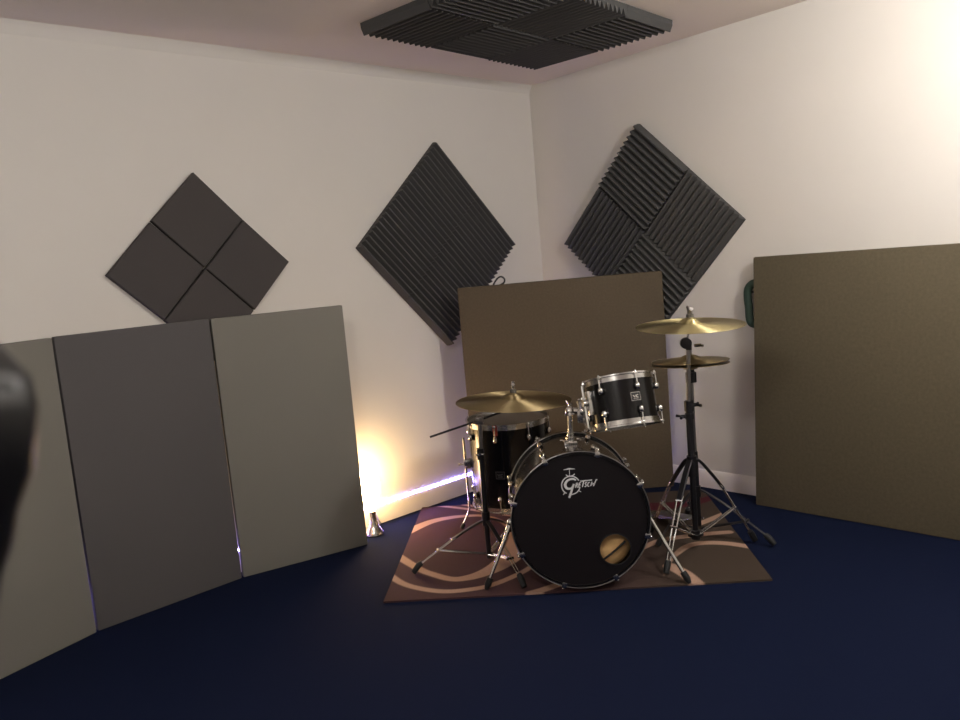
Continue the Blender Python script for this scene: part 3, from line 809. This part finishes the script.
def tripod_leg(t, hub_z, low_z, ang, rad, m, foot_h=.03, off=.0, w=.007, hr=.02):
    od = V((math.cos(ang), math.sin(ang), 0)); td = V((-od.y, od.x, 0))
    top = od * hr + V((0, 0, hub_z)); mid = od * rad * .46 + V((0, 0, hub_z * .66)); ft = od * (rad - .03) + V((0, 0, .035))
    q = MB(); path = cr([tuple(top - od * hr * .8), tuple(top + od * .012 + V((0, 0, -.004))), tuple(top * .5 + mid * .5 + od * .008), tuple(mid)], 4)
    rings = []
    for i, p in enumerate(path):
        d_ = (V(path[min(i + 1, len(path) - 1)]) - V(path[max(i - 1, 0)])).normalized(); n_ = td.cross(d_)
        rings.append([V(p) + td * (a_ * w * 1.7) + n_ * (b_ * w * .8) for a_, b_ in ((-1, -.6), (-.8, -1), (.8, -1), (1, -.6), (1, .6), (.8, 1), (-.8, 1), (-1, .6))])
    q.loft(rings)
    lg = q.build('leg', m[0], t)
    q = MB()
    for sg in (-1, 1):
        q.tube([mid + (top - mid) * .12 + td * sg * w * 1.3, mid + td * sg * w * 1.5, ft + td * sg * w * .9], w * .48, 8)
    q.tube([mid - td * w * 2, mid + td * w * 2], w * .6, 8)
    q.build('lower_rod', m[1], lg)
    q = MB(); f_ = .62; jp = mid + (ft - mid) * .42
    for sg in (-1, 1):
        q.tube([V((0, 0, low_z)) + td * sg * .008 + od * .012, jp + td * sg * .006], .0040, 8)
    q.tube([jp - td * .016, jp + td * .016], .006, 8)
    q.build('brace', m[1], lg)
    q = MB(); e = ft + (ft - mid).normalized() * .03; e.z = max(e.z, .010); a_ = ft - (ft - mid).normalized() * .018
    q.tube([a_, ft, V((e.x, e.y, .006))], [.012, .014, .0125], 12); q.build('rubber_foot', M['rubber'], lg)
for a, r in ((math.radians(190), .335), (math.radians(-38), .285), (math.radians(82), .29)):
    tripod_leg(t, .40, .062, a, r, (M['dsteel'], M['chrome']), w=.0075)
q = MB(); q.tube([(0, 0, .045), (0, 0, .085)], .021, 16); q.box((0, 0, .062), (.05, .05, .014), bev=.004); q.build('brace_collar', M['dsteel'], t)

# hi-hat, behind the crash stand
HB = V((-0.700, -1.499, 0.0))
t = thing('hi_hat_stand', 'hi-hat stand with pedal, mostly hidden behind the tall cymbal stand', 'hi-hat stand', HB + V((0, 0, .0085)))
q = MB(); q.tube([(0, 0, .05), (0, 0, .40)], .0115, 14); q.tube([(0, 0, .19), (0, 0, .24)], .017, 14); q.build('lower_tube', M['dsteel'], t)
q = MB(); q.tube([(0, 0, .40), (0, 0, .745)], .0085, 14); q.build('upper_tube', M['dchrome'], t)
q = MB(); q.tube([(0, 0, .72), (0, 0, .765)], .024, 16); q.tube([(0, 0, .765), (0, 0, .782)], .016, 16); q.build('seat_cup', M['dsteel'], t)
q = MB(); q.tube([(0, 0, .70), (0, 0, .885)], .0032, 8); q.tube([(0, 0, .838), (0, 0, .868)], .009, 12); q.build('pull_rod', M['dchrome'], t)
for a, r in ((math.radians(-77), .34), (math.radians(43), .30), (math.radians(160), .30)):
    if a > 2: r = .24
    tripod_leg(t, .22, .04, a, r, (M['dsteel'], M['dsteel']), w=.0045)
pd_ = V((.30, .95, 0)).normalized(); pn = V((pd_.y, -pd_.x, 0))
q = MB(); rot = Matrix((pn, pd_, V((0, 0, 1)))).transposed() @ Matrix.Rotation(-.16, 3, 'X')
q.box(pd_ * .19 + V((0, 0, .047)), (.085, .27, .010), rot, bev=.003)
pdl = q.build('pedal', M['dchrome'], t)
q = MB(); q.box(pd_ * .345 + V((0, 0, .010)), (.085, .07, .016), Matrix((pn, pd_, V((0, 0, 1)))).transposed(), bev=.004)
q.tube([V((0, 0, .08)) + pn * .03, pd_ * .34 + pn * .03 + V((0, 0, .008))], .003, 8); q.tube([V((0, 0, .08)) - pn * .03, pd_ * .34 - pn * .03 + V((0, 0, .008))], .003, 8)
q.build('heel_plate', M['chrome'], pdl)
hn = V((.03, .02, 1)).normalized()
cymbal('hi_hat_cymbal', 'lower bronze hi-hat cymbal, bottom of the pair behind the stand', HB + V((0, 0, .812)), .170, -hn, M['brass2'], bell=.2, cup=.018)
cymbal('hi_hat_cymbal', 'upper dull bronze hi-hat cymbal, top of the pair below the high crash', HB + V((0, 0, .827)), .170, hn, M['brass2'], bell=.2, cup=.018)

# ride, on a boom stand at left
RB = V((-1.475, -0.907, 0.0))
t = thing('boom_cymbal_stand', 'boom cymbal stand at left with its rod sticking out over the rug', 'cymbal stand', RB + V((0, 0, .0085)))
base = RB + V((0, 0, .0085))
q = MB(); q.tube([(0, 0, .015), (0, 0, .25)], .0115, 14); q.tube([(0, 0, .17), (0, 0, .23)], .019, 14); q.tube([(0, 0, .20), (.002, -.003, .50)], .0125, 14); q.tube([(0, 0, .47), (0, 0, .52)], .017, 14); q.build('lower_tube', M['dsteel'], t)
cl = V((-1.467, -.914, .655)) - base
q = MB(); q.tube([(.002, -.003, .50), tuple(cl)], .0092, 14); q.build('upper_tube', M['dchrome'], t)
RC = V((-1.355, -1.020, .729)); rn = V((.028, -.038, 1)).normalized()
rp = RC + rn * (.02 + .05 * .254) - base
q = MB(); end = V((-1.640, -.770, .600)) - base
dn = (cl - end).normalized()
q.tube([end, cl, rp - rn * .062], .0048, 10); q.build('boom_rod', M['dsteel'], t)
q = MB(); q.sphere(cl, .019, u=16, v=12); q.box(cl, (.034, .034, .034), Matrix.Rotation(.7, 3, 'Z'), bev=.006); wing(q, cl + V((-.026, -.022, .002)), V((-.7, -.7, 0)), 1.2)
q.build('tilter', M['dchrome'], t)
q = MB(); wing(q, V((-.02, -.02, .50)), V((-.7, -.7, 0)), 1.1); q.build('wing_bolt', M['chrome'], t)
q = MB(); q.sphere(rp - rn * .058, .013, u=12, v=8); q.tube([rp - rn * .06, rp + rn * .024], .0042, 8); q.tube([rp - rn * .022, rp - rn * .008], .014, 14); q.build('top_rod', M['dchrome'], t)
q = MB(); q.tube([rp + rn * .004, rp + rn * .018], .014, 14); q.build('felt', M['felt'], t)
q = MB(); wing(q, rp + rn * .026, rn, 1.7, up=(.7, -.7, 0)); q.sphere(rp + rn * .024, .009); q.build('wing_nut', M['chrome'], t)
for a, r in ((math.radians(150), .35), (math.radians(250), .36), (math.radians(18), .35)):
    tripod_leg(t, .19, .035, a, r, (M['dsteel'], M['chrome']), w=.0055)
cymbal('ride_cymbal', 'wide dull bronze ride cymbal low at left above the floor tom', RC, .254, rn, M['brass2'])
